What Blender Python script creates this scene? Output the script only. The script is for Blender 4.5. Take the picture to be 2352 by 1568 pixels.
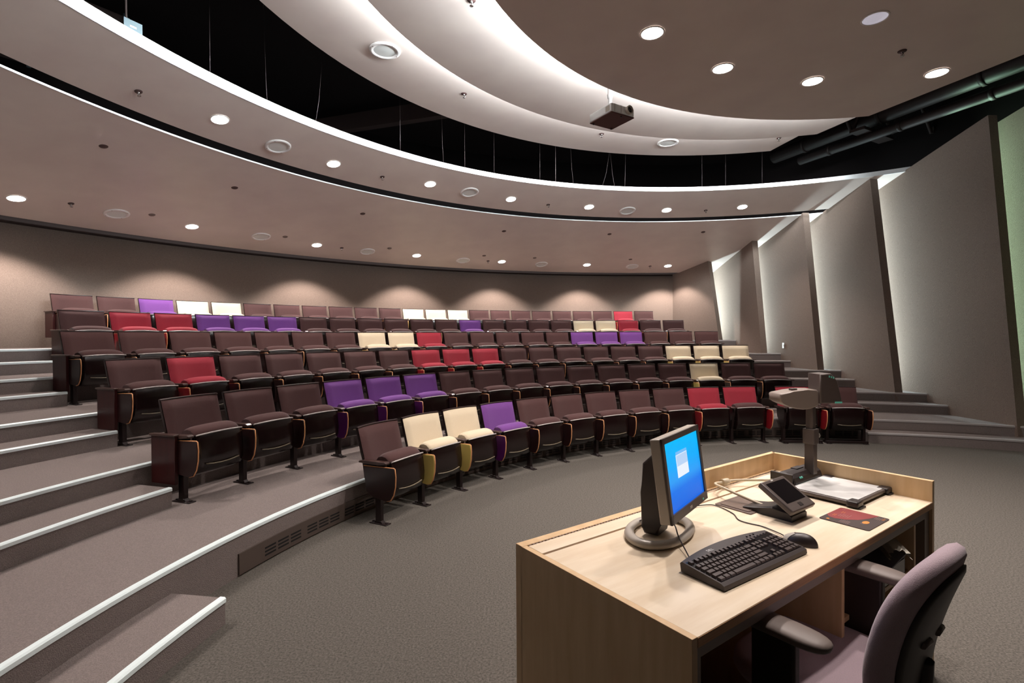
import bpy, bmesh, math, random
from mathutils import Vector, Matrix
random.seed(7)
for o in list(bpy.data.objects): bpy.data.objects.remove(o)
SC = bpy.context.scene
COL = SC.collection
PI = math.pi
rad = math.radians

# ------------------------------------------------------------------ camera, world, exposure
cam_d = bpy.data.cameras.new('camera')
cam_d.sensor_width = 36.0; cam_d.sensor_fit = 'HORIZONTAL'
cam_d.lens = 36.0 * 1184.32 / 2352.0
cam_d.clip_start = 0.05; cam_d.clip_end = 100
cam = bpy.data.objects.new('camera', cam_d); COL.objects.link(cam)
CAM_H = 1.5225
pitch, roll = rad(-0.5385), rad(-0.3561)
fw = Vector((0, math.cos(pitch), math.sin(pitch))); up0 = Vector((0, -math.sin(pitch), math.cos(pitch))); rt0 = Vector((1, 0, 0))
rt = rt0 * math.cos(roll) + up0 * math.sin(roll); up = up0 * math.cos(roll) - rt0 * math.sin(roll)
cam.matrix_world = Matrix(((rt.x, up.x, -fw.x, 0), (rt.y, up.y, -fw.y, 0), (rt.z, up.z, -fw.z, CAM_H), (0, 0, 0, 1)))
SC.camera = cam
w = bpy.data.worlds.new('world'); SC.world = w; w.use_nodes = True
w.node_tree.nodes['Background'].inputs[0].default_value = (0.0, 0.0, 0.0, 1)
w.node_tree.nodes['Background'].inputs[1].default_value = 0.0
SC.view_settings.view_transform = 'Standard'; SC.view_settings.look = 'None'
SC.view_settings.exposure = 0.22; SC.view_settings.gamma = 1.0
SC.view_settings.use_curve_mapping = False

WARM = (1.0, 0.885, 0.825); COOL = (0.90, 0.97, 1.0)
P_REAR, P_MID, P_FRONT = 230, 200, 240        # watts of the downlights and the added fill spots
P_COVE1, P_COVE2, P_FASCIA, P_SLOT, P_GAP = 26, 17, 16, 80, 3

# ------------------------------------------------------------------ helpers
def lin(r, g, b):
    f = lambda c: (c / 255 / 12.92) if c / 255 <= 0.04045 else ((c / 255 + 0.055) / 1.055) ** 2.4
    return (f(r), f(g), f(b), 1)

def mat(name, c, rough=0.6, metal=0.0, c2=None, scale=60, detail=3, bump=0.0, bscale=None, stretch=None, emit=None, estr=0, coat=0.0, contrast=(0.35, 0.65), spec=0.5, sheen=0.0, nrough=0.5):
    m = bpy.data.materials.new(name); m.use_nodes = True
    nt = m.node_tree; N = nt.nodes; L = nt.links; b = N['Principled BSDF']
    b.inputs['Base Color'].default_value = c; b.inputs['Roughness'].default_value = rough; b.inputs['Metallic'].default_value = metal
    b.inputs['Specular IOR Level'].default_value = spec
    if coat: b.inputs['Coat Weight'].default_value = coat; b.inputs['Coat Roughness'].default_value = 0.15
    if sheen: b.inputs['Sheen Weight'].default_value = sheen
    if emit: b.inputs['Emission Color'].default_value = emit; b.inputs['Emission Strength'].default_value = estr
    if c2 or bump:
        tc = N.new('ShaderNodeTexCoord'); mp = N.new('ShaderNodeMapping'); L.new(tc.outputs['Object'], mp.inputs[0])
        if stretch: mp.inputs['Scale'].default_value = stretch
        no = N.new('ShaderNodeTexNoise'); no.inputs['Scale'].default_value = scale; no.inputs['Detail'].default_value = detail; no.inputs['Roughness'].default_value = nrough
        L.new(mp.outputs[0], no.inputs['Vector'])
        if c2:
            cr = N.new('ShaderNodeValToRGB'); cr.color_ramp.elements[0].position = contrast[0]; cr.color_ramp.elements[1].position = contrast[1]
            cr.color_ramp.elements[0].color = c; cr.color_ramp.elements[1].color = c2
            L.new(no.outputs[0], cr.inputs[0]); L.new(cr.outputs[0], b.inputs['Base Color'])
        if bump:
            n2 = no
            if bscale:
                n2 = N.new('ShaderNodeTexNoise'); n2.inputs['Scale'].default_value = bscale; n2.inputs['Detail'].default_value = 2
                L.new(mp.outputs[0], n2.inputs['Vector'])
            bp = N.new('ShaderNodeBump'); bp.inputs['Strength'].default_value = bump; bp.inputs['Distance'].default_value = 0.01
            L.new(n2.outputs[0], bp.inputs['Height']); L.new(bp.outputs[0], b.inputs['Normal'])
    return m

class MB:
    def __init__(s): s.bm = bmesh.new(); s.mi = 0
    def face(s, vs, sm=False):
        try:
            f = s.bm.faces.new(vs); f.material_index = s.mi; f.smooth = sm; return f
        except ValueError: return None
    def box(s, x0, x1, y0, y1, z0, z1, M=None, bev=0.0, seg=2):
        v = [Vector((x, y, z)) for x in (x0, x1) for y in (y0, y1) for z in (z0, z1)]
        if M: v = [M @ p for p in v]
        v = [s.bm.verts.new(p) for p in v]
        fs = [s.face([v[i] for i in q]) for q in ((0, 1, 3, 2), (4, 6, 7, 5), (0, 4, 5, 1), (2, 3, 7, 6), (0, 2, 6, 4), (1, 5, 7, 3))]
        if bev:
            es = list({e for f in fs for e in f.edges})
            r = bmesh.ops.bevel(s.bm, geom=es, offset=bev, segments=seg, profile=0.5, affect='EDGES', material=-1)
            for f in r['faces']: f.material_index = s.mi; f.smooth = True
        return s
    def rings(s, rs, closed=True, caps=True, sm=True, loop=False):
        V = [[s.bm.verts.new(p) for p in r] for r in rs]
        n = len(V[0]); k = len(V)
        for i in range(k if loop else k - 1):
            a, b = V[i], V[(i + 1) % k]
            for j in range(n if closed else n - 1):
                s.face([a[j], a[(j + 1) % n], b[(j + 1) % n], b[j]], sm)
        if caps and closed and not loop: s.face(V[0][::-1]); s.face(V[-1])
        return s
    def lathe(s, prof, n=24, c=(0, 0, 0), M=None, sm=True, caps=True):
        c = Vector(c); rs = []
        for r, z in prof:
            ring = [c + Vector((r * math.cos(2 * PI * j / n), r * math.sin(2 * PI * j / n), z)) for j in range(n)]
            rs.append([M @ p for p in ring] if M else ring)
        return s.rings(rs, sm=sm, caps=caps)
    def tube(s, pts, r, n=8, loop=False, flat=None):
        pts = [Vector(p) for p in pts]; k = len(pts); rs = []; prev = None
        for i, p in enumerate(pts):
            a = pts[(i - 1) % k] if (loop or i) else p; b = pts[(i + 1) % k] if (loop or i < k - 1) else p
            t = (b - a).normalized()
            u = prev - t * prev.dot(t) if prev else (Vector((0, 0, 1)).cross(t) if abs(t.z) < .9 else Vector((1, 0, 0)).cross(t))
            u.normalize(); prev = u; v = t.cross(u)
            rr = r[i] if isinstance(r, (list, tuple)) else r
            rs.append([p + u * rr * math.cos(2 * PI * j / n) + v * rr * (flat or 1) * math.sin(2 * PI * j / n) for j in range(n)])
        return s.rings(rs, loop=loop)
    def prism(s, poly, d0, d1, ax='x', M=None, bev=0.0, seg=2, sm=False):
        # polygon in the other two axes, extruded along ax
        def P(a, b, d): return Vector({'x': (d, a, b), 'y': (a, d, b), 'z': (a, b, d)}[ax])
        r0 = [P(a, b, d0) for a, b in poly]; r1 = [P(a, b, d1) for a, b in poly]
        if M: r0 = [M @ p for p in r0]; r1 = [M @ p for p in r1]
        A = [s.bm.verts.new(p) for p in r0]; B = [s.bm.verts.new(p) for p in r1]; n = len(A)
        f0, f1 = s.face(A[::-1]), s.face(B)
        for j in range(n): s.face([A[j], A[(j + 1) % n], B[(j + 1) % n], B[j]], sm)
        if bev:
            es = list({e for f in (f0, f1) if f for e in f.edges})
            r = bmesh.ops.bevel(s.bm, geom=es, offset=bev, segments=seg, profile=0.5, affect='EDGES', material=-1)
            for f in r['faces']: f.material_index = s.mi; f.smooth = True
        return s
    def build(s, name, mats, parent=None, loc=None, rot=None):
        bmesh.ops.recalc_face_normals(s.bm, faces=s.bm.faces)
        me = bpy.data.meshes.new(name); s.bm.to_mesh(me); s.bm.free()
        for m in (mats if isinstance(mats, (list, tuple)) else [mats]): me.materials.append(m)
        o = bpy.data.objects.new(name, me); COL.objects.link(o)
        if parent: o.parent = parent
        if loc is not None: o.location = loc
        if rot is not None: o.rotation_euler = rot
        return o

def tag(o, label, cat, group=None):
    o['label'] = label; o['category'] = cat
    if group: o['group'] = group
    return o
def struct(o): o['kind'] = 'structure'; return o
def empty(name, loc=(0, 0, 0), rz=0.0, rot=None):
    o = bpy.data.objects.new(name, None); COL.objects.link(o); o.empty_display_size = 0.1
    o.location = loc; o.rotation_euler = rot if rot is not None else (0, 0, rz); return o
def copy_tree(o, parent=None):
    c = o.copy(); COL.objects.link(c)
    if parent: c.parent = parent
    for ch in KIDS.get(o.name, []): copy_tree(ch, c)
    return c
KIDS = {}
def remember(o):
    KIDS[o.name] = list(o.children)
    for c in o.children: remember(c)
def light(kind, name, loc, energy, color, **kw):
    d = bpy.data.lights.new(name, kind); d.energy = energy; d.color = color
    for k, v in kw.items():
        if k not in ('rot', 'aim'): setattr(d, k, v)
    o = bpy.data.objects.new(name, d); COL.objects.link(o); o.location = loc
    if 'rot' in kw: o.rotation_euler = kw['rot']
    if 'aim' in kw: o.rotation_euler = Vector(kw['aim']).to_track_quat('-Z', 'Y').to_euler()
    return o
ORD = ['first', 'second', 'third', 'fourth', 'fifth', 'sixth', 'seventh', 'eighth', 'ninth', 'tenth', 'eleventh', 'twelfth', 'thirteenth',
       'fourteenth', 'fifteenth', 'sixteenth', 'seventeenth', 'eighteenth', 'nineteenth', 'twentieth', 'twenty-first', 'twenty-second', 'twenty-third']

# ------------------------------------------------------------------ materials
M = {}
M['floor'] = mat('floor_carpet', lin(48, 46, 44), 0.95, c2=lin(116, 111, 104), scale=90, detail=9, nrough=0.88, bump=0.03, contrast=(0.37, 0.64), spec=0.1)
M['stair'] = mat('stair_carpet', lin(116, 107, 104), 0.95, c2=lin(136, 126, 122), scale=190, detail=4, bump=0.5, spec=0.1)
M['wallfab'] = mat('wall_fabric', lin(114, 100, 91), 0.95, c2=lin(136, 120, 110), scale=150, detail=4, bump=0.4, spec=0.08)
M['plaster'] = mat('ceiling_plaster', lin(214, 201, 195), 0.42, c2=lin(220, 208, 201), scale=2.5, spec=0.35)
M['white'] = mat('white_paint', lin(236, 238, 238), 0.5)
M['black'] = mat('black_paint', lin(20, 15, 15), 0.85, spec=0.15)
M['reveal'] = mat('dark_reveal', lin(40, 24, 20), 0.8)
M['nosing'] = mat('lit_nosing', lin(238, 253, 255), 0.3, spec=0.6)  # left strips: near-white colour stands in for the light they catch
M['nosing_al'] = mat('metal_nosing', lin(205, 200, 200), 0.35, metal=0.5)  # right-hand copy of the strip, its weaker light put into a duller colour
M['vent'] = mat('grille_metal', lin(92, 80, 74), 0.5, metal=0.3)
M['slot'] = mat('grille_slot', lin(8, 6, 6), 0.9)
M['frontwall'] = mat('front_wall_paint', lin(62, 54, 50), 0.85)
M['lamp'] = mat('lamp_glow', (1, 1, 1, 1), 0.5, emit=(1, 0.95, 0.9, 1), estr=25)
M['ring'] = mat('trim_ring', lin(238, 234, 232), 0.4)
M['reflector'] = mat('glowing_reflector_cone', lin(215, 212, 220), 0.25, metal=0.6, emit=lin(205, 200, 215), estr=0.45)  # lamp light on the cone is put in as a faint glow
M['grille'] = mat('speaker_grille', lin(222, 225, 223), 0.6)
M['chrome'] = mat('chrome', lin(200, 195, 195), 0.2, metal=1.0)
M['plate'] = mat('dark_plate', lin(72, 50, 48), 0.6)
M['plate2'] = mat('taupe_plate', lin(112, 98, 92), 0.6)
M['wire'] = mat('wire_steel', lin(84, 74, 72), 0.5, metal=0.3)
M['galv'] = mat('galvanised', lin(58, 74, 80), 0.5, metal=0.3)
M['truss'] = mat('truss_steel', lin(44, 30, 27), 0.7)
M['pipe'] = mat('pipe_paint', lin(36, 26, 24), 0.6)
# seats
def fabric(n, a, b): return mat(n, a, 0.85, c2=b, scale=420, detail=2, bump=0.25, spec=0.15, sheen=0.15)
FAB = {'brown': fabric('brown_fabric', lin(76, 52, 51), lin(86, 60, 59)), 'red': fabric('red_fabric', lin(152, 44, 58), lin(164, 54, 68)),
       'purple': fabric('purple_fabric', lin(112, 66, 136), lin(122, 74, 147)), 'cream': fabric('cream_fabric', lin(222, 206, 178), lin(231, 217, 190))}
TAB = {'brown': mat('brown_laminate', lin(38, 16, 16), 0.35), 'red': mat('red_laminate', lin(140, 26, 34), 0.4),
       'purple': mat('purple_laminate', lin(72, 12, 78), 0.4), 'cream': mat('mustard_laminate', lin(214, 192, 108), 0.4)}
M['shell'] = mat('dark_seat_shell', lin(36, 21, 20), 0.28, spec=0.5)
M['pan'] = mat('seat_pan_plastic', lin(24, 12, 12), 0.22, spec=0.5)
M['trim'] = mat('seat_edge_highlight', lin(196, 190, 188), 0.25, metal=0.1)  # pale colour stands in for the highlight on the pan edge
M['frame'] = mat('dark_steel', lin(30, 18, 18), 0.35, metal=0.2)
M['armwood'] = mat('dark_arm_wood', lin(70, 48, 42), 0.3, c2=lin(58, 36, 32), scale=20, stretch=(1, 8, 1), coat=0.3)
M['endwood'] = mat('mahogany_panel', lin(62, 22, 22), 0.4, c2=lin(48, 16, 16), scale=14, stretch=(1, 1, 0.15), spec=0.4)
M['edge'] = mat('maple_edge', lin(225, 160, 110), 0.4)
M['bar'] = mat('seat_bar', lin(122, 112, 94), 0.4)
# desk
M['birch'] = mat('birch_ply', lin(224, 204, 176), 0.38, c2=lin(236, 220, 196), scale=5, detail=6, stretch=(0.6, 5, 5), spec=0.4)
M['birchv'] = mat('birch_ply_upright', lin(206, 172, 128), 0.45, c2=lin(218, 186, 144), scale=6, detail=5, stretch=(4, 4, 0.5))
M['plyedge'] = mat('ply_edge', lin(176, 128, 84), 0.5, c2=lin(196, 150, 104), scale=30, stretch=(0.2, 0.2, 14))
M['cavity'] = mat('cavity_board', lin(150, 92, 62), 0.6)
M['steelg'] = mat('grey_steel_frame', lin(134, 122, 112), 0.45, metal=0.1)
M['blackp'] = mat('black_plastic', lin(42, 34, 33), 0.42)
M['blackg'] = mat('black_gloss', lin(22, 18, 20), 0.15)
M['key'] = mat('key_plastic', lin(72, 61, 58), 0.32)
M['kbcase'] = mat('keyboard_case', lin(52, 42, 41), 0.45)
M['kbdeck'] = M['blackg']
M['silver'] = mat('silver_plastic', lin(178, 170, 160), 0.35, metal=0.05)
M['greyp'] = mat('dark_grey_plastic', lin(84, 74, 70), 0.4)
M['beige'] = mat('beige_plastic', lin(200, 186, 162), 0.5)
M['teal'] = mat('teal_print', lin(120, 225, 205), 0.5)
M['print'] = mat('white_print', lin(225, 222, 220), 0.5)
M['paper'] = mat('paper', lin(232, 226, 210), 0.7)
M['chairfab'] = mat('lilac_grey_fabric', lin(180, 160, 170), 0.9, c2=lin(194, 174, 182), scale=500, bump=0.3, spec=0.15, sheen=0.3)
M['chairpad'] = mat('chair_arm_pad', lin(116, 104, 98), 0.5)
M['chairblk'] = mat('chair_shell', lin(40, 30, 27), 0.5)

# ------------------------------------------------------------------ room numbers (metres; camera stands at x=0, y=0)
CX, CY = 3.882, 1.848                      # centre of the seating arcs
RISE = 0.140584                            # half step
RN = [0, 5.492, 5.817, 6.690, 7.029, 7.902, 8.241, 9.114, 9.453, 10.326, 10.665]   # nosing radii, half steps 1..10
R_FEET, R_STEP, PITCH = 5.502, 1.21189, 0.54217
R_WALL = 12.02
def pt(R, a, z=0.0): return Vector((CX + R * math.cos(rad(a)), CY + R * math.sin(rad(a)), z))
def zceil(x, y): return 3.17 + (11.9 - math.hypot(x - CX, y - CY)) * 0.245
A_L, A_R = 206.0, 40.0                     # the tiers run past what can be seen

def sector(name, m, R0, R1, a0, a1, z0, z1, step=1.5):
    b = MB(); n = max(2, int(abs(a1 - a0) / step)); rs = []
    for i in range(n + 1):
        a = a0 + (a1 - a0) * i / n
        rs.append([pt(R0, a, z0), pt(R0, a, z1), pt(R1, a, z1), pt(R1, a, z0)])
    b.rings(rs, sm=False)
    return struct(b.build(name, m))
def nosing(n, R, z, a0, a1, m):
    b = MB(); k = max(2, int(abs(a1 - a0) / 1.5)); rs = []
    for i in range(k + 1):
        a = a0 + (a1 - a0) * i / k
        rs.append([pt(R - 0.006, a, z - 0.022), pt(R - 0.006, a, z - 0.002), pt(R + 0.002, a, z + 0.005), pt(R + 0.028, a, z + 0.005), pt(R + 0.028, a, z - 0.018)])
    b.rings(rs, sm=False)
    return struct(b.build('trim_%d' % n, m))

# ------------------------------------------------------------------ floor, tiers, steps
b = MB(); b.box(-9, 10, -3.2, 15.5, -0.1, 0.0); struct(b.build('floor', M['floor']))
for k in range(1, 6):
    sector('floor', M['stair'], RN[2 * k], 13.4, A_R, A_L, 2 * (k - 1) * RISE, 2 * k * RISE)
left_end = {1: 170.7, 3: 163.08, 5: 159.66, 7: 157.88, 9: 155.1}
right_end = {1: 78.4, 3: 79.5, 5: 80.3, 7: 83.07, 9: 84.2}
tn = 1
for j in (1, 3, 5, 7, 9):
    sector('floor', M['stair'], RN[j], RN[j + 1] + 0.01, left_end[j], A_L, (j - 1) * RISE, j * RISE, 1.0)
    sector('floor', M['stair'], RN[j], RN[j + 1] + 0.01, A_R, right_end[j], (j - 1) * RISE, j * RISE, 1.0)
row_start = [154.956, 162.350, 159.452, 157.639, 154.532, 152.424]
row_n = [11, 17, 19, 21, 22, 23]
for j in range(1, 11):
    al = left_end.get(j, 130.0); ar = right_end.get(j, 130.0)
    if j in (4, 6, 8, 10): al = row_start[j // 2] - 4.0; ar = 92.0
    if j == 2: al = 120.0; ar = 120.0
    nosing(tn, RN[j], j * RISE, al, A_L, M['nosing']); tn += 1
    nosing(tn, RN[j], j * RISE, A_R, ar, M['nosing_al']); tn += 1

# vent grille let into the first riser
g = empty('vent_grille', pt(RN[2] - 0.02, 165.8, 0.0)); tag(g, 'low slotted metal air grille set into the riser under the first carpeted tier', 'air grille')
inv = g.matrix_basis.inverted() if False else Matrix.Translation(-Vector(g.location))
b = MB(); rs = []
for i in range(61):
    a = 165.8 - i * (165.8 - 62.0) / 60
    rs.append([inv @ pt(RN[2] - 0.012, a, 0.012), inv @ pt(RN[2] - 0.012, a, 0.148), inv @ pt(RN[2] + 0.005, a, 0.148), inv @ pt(RN[2] + 0.005, a, 0.012)])
b.rings(rs, sm=False); b.mi = 1; a = 163.6; q = 0
while a > 64:
    q += 1; wdt = 1.02
    if q % 4 != 0:
        for z in (0.042, 0.066, 0.090):
            P = [pt(RN[2] - 0.0135, a, z), pt(RN[2] - 0.0135, a - wdt, z), pt(RN[2] - 0.0135, a - wdt, z + 0.012), pt(RN[2] - 0.0135, a, z + 0.012)]
            b.face([b.bm.verts.new(inv @ p) for p in P])
        a -= 1.22
    else: a -= 0.45
b.build('grille_face', [M['vent'], M['slot']], g)

# ------------------------------------------------------------------ walls
def arc_wall(name, m, R, a0, a1, z0, z1, th=0.15):
    b = MB(); n = int(abs(a1 - a0) / 1.2); rs = []
    for i in range(n + 1):
        a = a0 + (a1 - a0) * i / n
        rs.append([pt(R, a, z0), pt(R, a, z1), pt(R + th, a, z1), pt(R + th, a, z0)])
    b.rings(rs, sm=True); return struct(b.build(name, m))
arc_wall('wall_back', M['wallfab'], R_WALL, 78, 183, 0, 3.125)
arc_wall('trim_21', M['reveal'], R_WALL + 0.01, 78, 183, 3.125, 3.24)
arc_wall('wall_back', M['black'], R_WALL + 0.02, 78, 183, 3.24, 6.1)
b = MB(); b.box(-8.6, -8.4, -3.2, 8, 0, 6.1); struct(b.build('wall_left', M['frontwall']))
b = MB(); b.box(-8.6, 9.8, -3.2, -3.0, 0, 6.1); struct(b.build('wall_front', M['frontwall']))
b = MB(); b.box(-9, 10.5, -3.2, 15.5, 6.1, 6.25); struct(b.build('ceiling', M['black']))
b = MB(); b.prism([(5.2, 15.0), (9.7, 3.0), (9.7, -3.1), (9.9, -3.1), (9.9, 3.1), (5.4, 15.1)], 0, 6.1, 'z'); struct(b.build('wall_right', M['black']))

# pleated right wall: leaning fins, each ending in a return with a lit slot behind it
FIN = [  # far plan point, near bottom (x,y), near top y, back extension
    ((4.36, 13.80), (5.133, 12.439), 12.867, 0.6), ((5.340, 13.15), (5.460, 11.168), 11.661, 0.9), ((5.745, 11.85), (5.871, 9.852), 10.354, 0.9),
    ((6.190, 10.50), (6.283, 8.454), 9.016, 0.9), ((6.640, 9.10), (6.743, 6.910), 7.291, 0.9), ((6.965, 7.55), (7.130, 4.2), 4.6, 0.9)]
for i, (A, Bp, ty, ex) in enumerate(FIN):
    A = Vector(A); Bp = Vector(Bp); d = (Bp - A).normalized(); nrm = Vector((-d.y, d.x))
    if nrm.x < 0: nrm = -nrm
    A = A - d * ex
    t = (ty - A.y) / (Bp.y - A.y); T = A + (Bp - A) * t
    # top edge follows the slope of the ceilings
    prof = []; nS = 8
    for q in range(nS + 1):
        p = A + (T - A) * q / nS
        prof.append((p, min(zceil(p.x, p.y) + 0.02, 4.62)))
    th = 0.13; b = MB()
    outl = [(A, 0.0)] + prof + [(Bp + (Bp - T) * 0.15, 0.0)]
    f0 = [b.bm.verts.new((p.x, p.y, z)) for p, z in outl]; f1 = [b.bm.verts.new((p.x + nrm.x * th, p.y + nrm.y * th, z)) for p, z in outl]
    b.face(f0); b.face(f1[::-1]); n = len(f0)
    for j in range(n): b.face([f0[j], f0[(j + 1) % n], f1[(j + 1) % n], f1[j]])
    struct(b.build('wall_right', M['wallfab']))
    # strip lamp in the slot behind this fin
    if i < 5:
        zb = [1.42, 1.14, 0.86, 0.58, 0.3][i]; zt = zceil(T.x, T.y) - 0.05
        lo = Bp - d * 0.80 + nrm * (th + 0.02); hi = T - d * 0.80 + nrm * (th + 0.02)
        mid = Vector(((lo.x + hi.x) / 2, (lo.y + hi.y) / 2, (zb + zt) / 2)); axis = Vector((hi.x - lo.x, hi.y - lo.y, zt - zb))
        L = light('AREA', 'slot_light', mid, P_SLOT * (2.0 if i == 4 else 1.0) * axis.length / 3, (0.58, 1.0, 0.74) if i == 4 else (0.76, 0.96, 1.0), shape='RECTANGLE', size=0.05, size_y=axis.length)
        zdir = -(Vector((d.x, d.y, 0)) * 0.9 + Vector((nrm.x, nrm.y, 0)) * 0.43).normalized()
        y = axis.normalized(); x = y.cross(zdir).normalized(); z2 = x.cross(y)
        L.rotation_euler = Matrix((x, y, z2)).transposed().to_euler()

# ------------------------------------------------------------------ hung ceilings
def ray_circle(a, c):
    # distance from the arc centre along angle a to circle c=(x,y,r)
    d = Vector((math.cos(rad(a)), math.sin(rad(a)))); o = Vector((CX - c[0], CY - c[1]))
    bq = o.dot(d); q = o.dot(o) - c[2] ** 2; return -bq + math.sqrt(max(bq * bq - q, 0))
CF, BB, BF = (3.419, 2.634, 8.147), (3.453, 2.573, 8.025), (3.353, 2.472, 7.086)
def band(c_in, c_out, a0, a1, fh, name='ceiling'):
    b = MB(); n = int(abs(a1 - a0) / 1.5); rs = []
    for i in range(n + 1):
        a = a0 + (a1 - a0) * i / n
        Ri = ray_circle(a, c_in); Ro = ray_circle(a, c_out) if isinstance(c_out, tuple) else c_out
        ring = []
        for t in (0, .25, .5, .75, 1):
            p = pt(Ri + (Ro - Ri) * t, a); ring.append(Vector((p.x, p.y, zceil(p.x, p.y))))
        p = ring[-1]; q = ring[0]
        ring += [p + Vector((0, 0, 0.03)), q + Vector((0, 0, 0.018)) + (p - q).normalized() * 0.02]
        rs.append(ring)
    b.rings(rs, sm=False); struct(b.build(name, M['plaster']))
    # painted front fascia
    b = MB(); rs = []
    for i in range(n + 1):
        a = a0 + (a1 - a0) * i / n; R = ray_circle(a, c_in)
        p0 = pt(R, a); z = zceil(p0.x, p0.y)
        q = min(1, max(0, (a - 120) / 45)); h = fh[0] + (fh[1] - fh[0]) * q * q * (3 - 2 * q)
        rs.append([pt(R - 0.012, a, z - 0.002), pt(R - 0.012, a, z + h), pt(R + 0.02, a, z + h), pt(R + 0.02, a, z - 0.002)])
    b.rings(rs, sm=False); return rs, b
rs, b = band(CF, 11.83, 66, 206, (0.014, 0.018)); struct(b.build('trim_22', M['white']))
rs, b = band(BF, BB, 52, 206, (0.072, 0.115)); struct(b.build('trim_23', M['white']))

def cloud(c, a0, a1, z, tail, inner=None, th=0.05):
    # flat hung panel with a curved rear edge
    out = [Vector((c[0] + c[2] * math.cos(rad(a0 + (a1 - a0) * i / 60)), c[1] + c[2] * math.sin(rad(a0 + (a1 - a0) * i / 60)), 0)) for i in range(61)]
    b = MB()
    if inner is None: poly = [(p.x, p.y) for p in out] + tail
    else:
        inn = [Vector((c[0] + inner * math.cos(rad(a0 + (a1 - a0) * i / 60)), c[1] + inner * math.sin(rad(a0 + (a1 - a0) * i / 60)), 0)) for i in range(61)]
        poly = [(p.x, p.y) for p in out] + [(p.x, p.y) for p in inn[::-1]] + []
        poly = tail + poly if tail else poly
    b.prism(poly, z, z + th, 'z'); struct(b.build('ceiling', M['plaster']))
A1, A2, A3 = (3.317, 2.312, 3.778), (2.960, 2.997, 4.308), (2.826, 3.387, 5.172)
Z1, Z2, Z3 = 4.05, 4.28, 4.50
cloud(A1, 77.3, 215, Z1, [(0.2, -2.9), (7.6, -2.9), (4.657, 4.697)])
cloud(A2, 73.1, 215, Z2, [(4.60, 5.9)], inner=3.2)
cloud(A3, 74.6, 215, Z3, [(4.55, 6.4)], inner=3.9)
def arc_lights(name, c, R, a0, a1, n, z, power, aim_out, aim_up, width=0.05, spread=PI, col=COOL):
    for i in range(n):
        a = a0 + (a1 - a0) * (i + .5) / n
        rd = Vector((math.cos(rad(a)), math.sin(rad(a)), 0)); p = Vector((c[0], c[1], 0)) + rd * R + Vector((0, 0, z))
        ln = abs(rad(a1 - a0)) * R / n * 0.98
        L = light('AREA', name, p, power * ln, col, shape='RECTANGLE', size=ln, size_y=width, spread=spread)
        zd = -(rd * aim_out + Vector((0, 0, aim_up))).normalized(); tx = Vector((-rd.y, rd.x, 0)); ty = zd.cross(tx)
        L.rotation_euler = Matrix((tx, ty, zd)).transposed().to_euler()
arc_lights('cove_light', A1, A1[2] - 0.10, 79, 190, 9, Z1 + 0.075, P_COVE1, 0.6, 0.8)
arc_lights('cove_light', A2, A2[2] - 0.10, 75, 185, 9, Z2 + 0.075, P_COVE2, 0.6, 0.8)
arc_lights('fascia_light', A3, A3[2] - 0.06, 64, 195, 10, Z3 + 0.10, P_FASCIA, 1.0, -0.28, spread=rad(70))
arc_lights('gap_light', (CX, CY), 8.62, 72, 185, 10, 4.03, P_GAP, 1.0, -0.1, width=0.03)

# ------------------------------------------------------------------ fixtures in the ceilings
DLC = [(-6.319, 6.600, 3.328), (-5.190, 8.398, 3.344), (-3.793, 10.065, 3.331), (-2.092, 11.396, 3.326), (-0.233, 12.359, 3.320), (1.894, 12.974, 3.317), (3.994, 13.192, 3.306)]
DLB = [(-3.351, 5.966, 4.046), (-2.535, 7.393, 4.008), (-1.322, 8.455, 4.025), (-0.004, 9.362, 4.013), (1.502, 9.964, 4.013), (3.085, 10.261, 4.015), (4.543, 10.158, 4.043)]
DLA = [(1.186, 4.326, 4.05), (2.011, 4.905, 4.05), (3.010, 5.162, 4.05), (4.129, 5.015, 4.05), (2.917, 4.143, 4.05)]
SPC = [(-5.739, 7.518), (-4.485, 9.257), (-3.010, 10.781), (-1.129, 12.022), (0.737, 12.748), (3.083, 13.194)]
SPB = [(-3.024, 6.721), (-0.716, 8.918), (2.297, 10.217)]
SPA = [(-1.299, 5.374), (2.422, 7.977)]
def slope_rot(x, y):
    # rotation that lays a fixture flat on the sloping ceiling
    r = math.hypot(x - CX, y - CY); n = Vector(((x - CX) / r * 0.245, (y - CY) / r * 0.245, 1)).normalized()
    return n.to_track_quat('Z', 'Y').to_euler()
def ring_mesh(b, r0, r1, z0, z1, n=28):
    b.lathe([(r1, 0.0), (r1, z0), (r1 * .97, z1), (r0, z1), (r0, z0 * .2)], n, caps=False)
def make_downlight(lit=True, r=0.088):
    t = empty('downlight')
    b = MB(); ring_mesh(b, r, r + 0.012, -0.004, -0.007); b.build('trim_ring', M['ring'], t)
    b = MB()
    if lit: b.lathe([(0.0005, -0.003), (r, -0.003)], 28, caps=False); b.build('lamp_lens', M['lamp'], t)
    else: b.lathe([(r, -0.002), (r * .55, -0.0045), (0.0005, -0.003)], 28, caps=False, sm=False); b.build('reflector', M['reflector'], t)
    remember(t); return t
dl_on = make_downlight(); dl_off = make_downlight(False); used = set()
def put(proto, loc, rot, label, cat, group):
    o = proto if proto.name not in used else copy_tree(proto)
    used.add(proto.name); o.location = loc; o.rotation_euler = rot
    return tag(o, label, cat, group)
def spot(loc, p, size=118, blend=0.55, aim=(0, 0, -1), col=WARM):
    light('SPOT', 'downlight_and_fill_beam', (loc[0], loc[1], loc[2] - 0.02), p, col, spot_size=rad(size), spot_blend=blend, shadow_soft_size=0.07, aim=aim)
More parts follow.
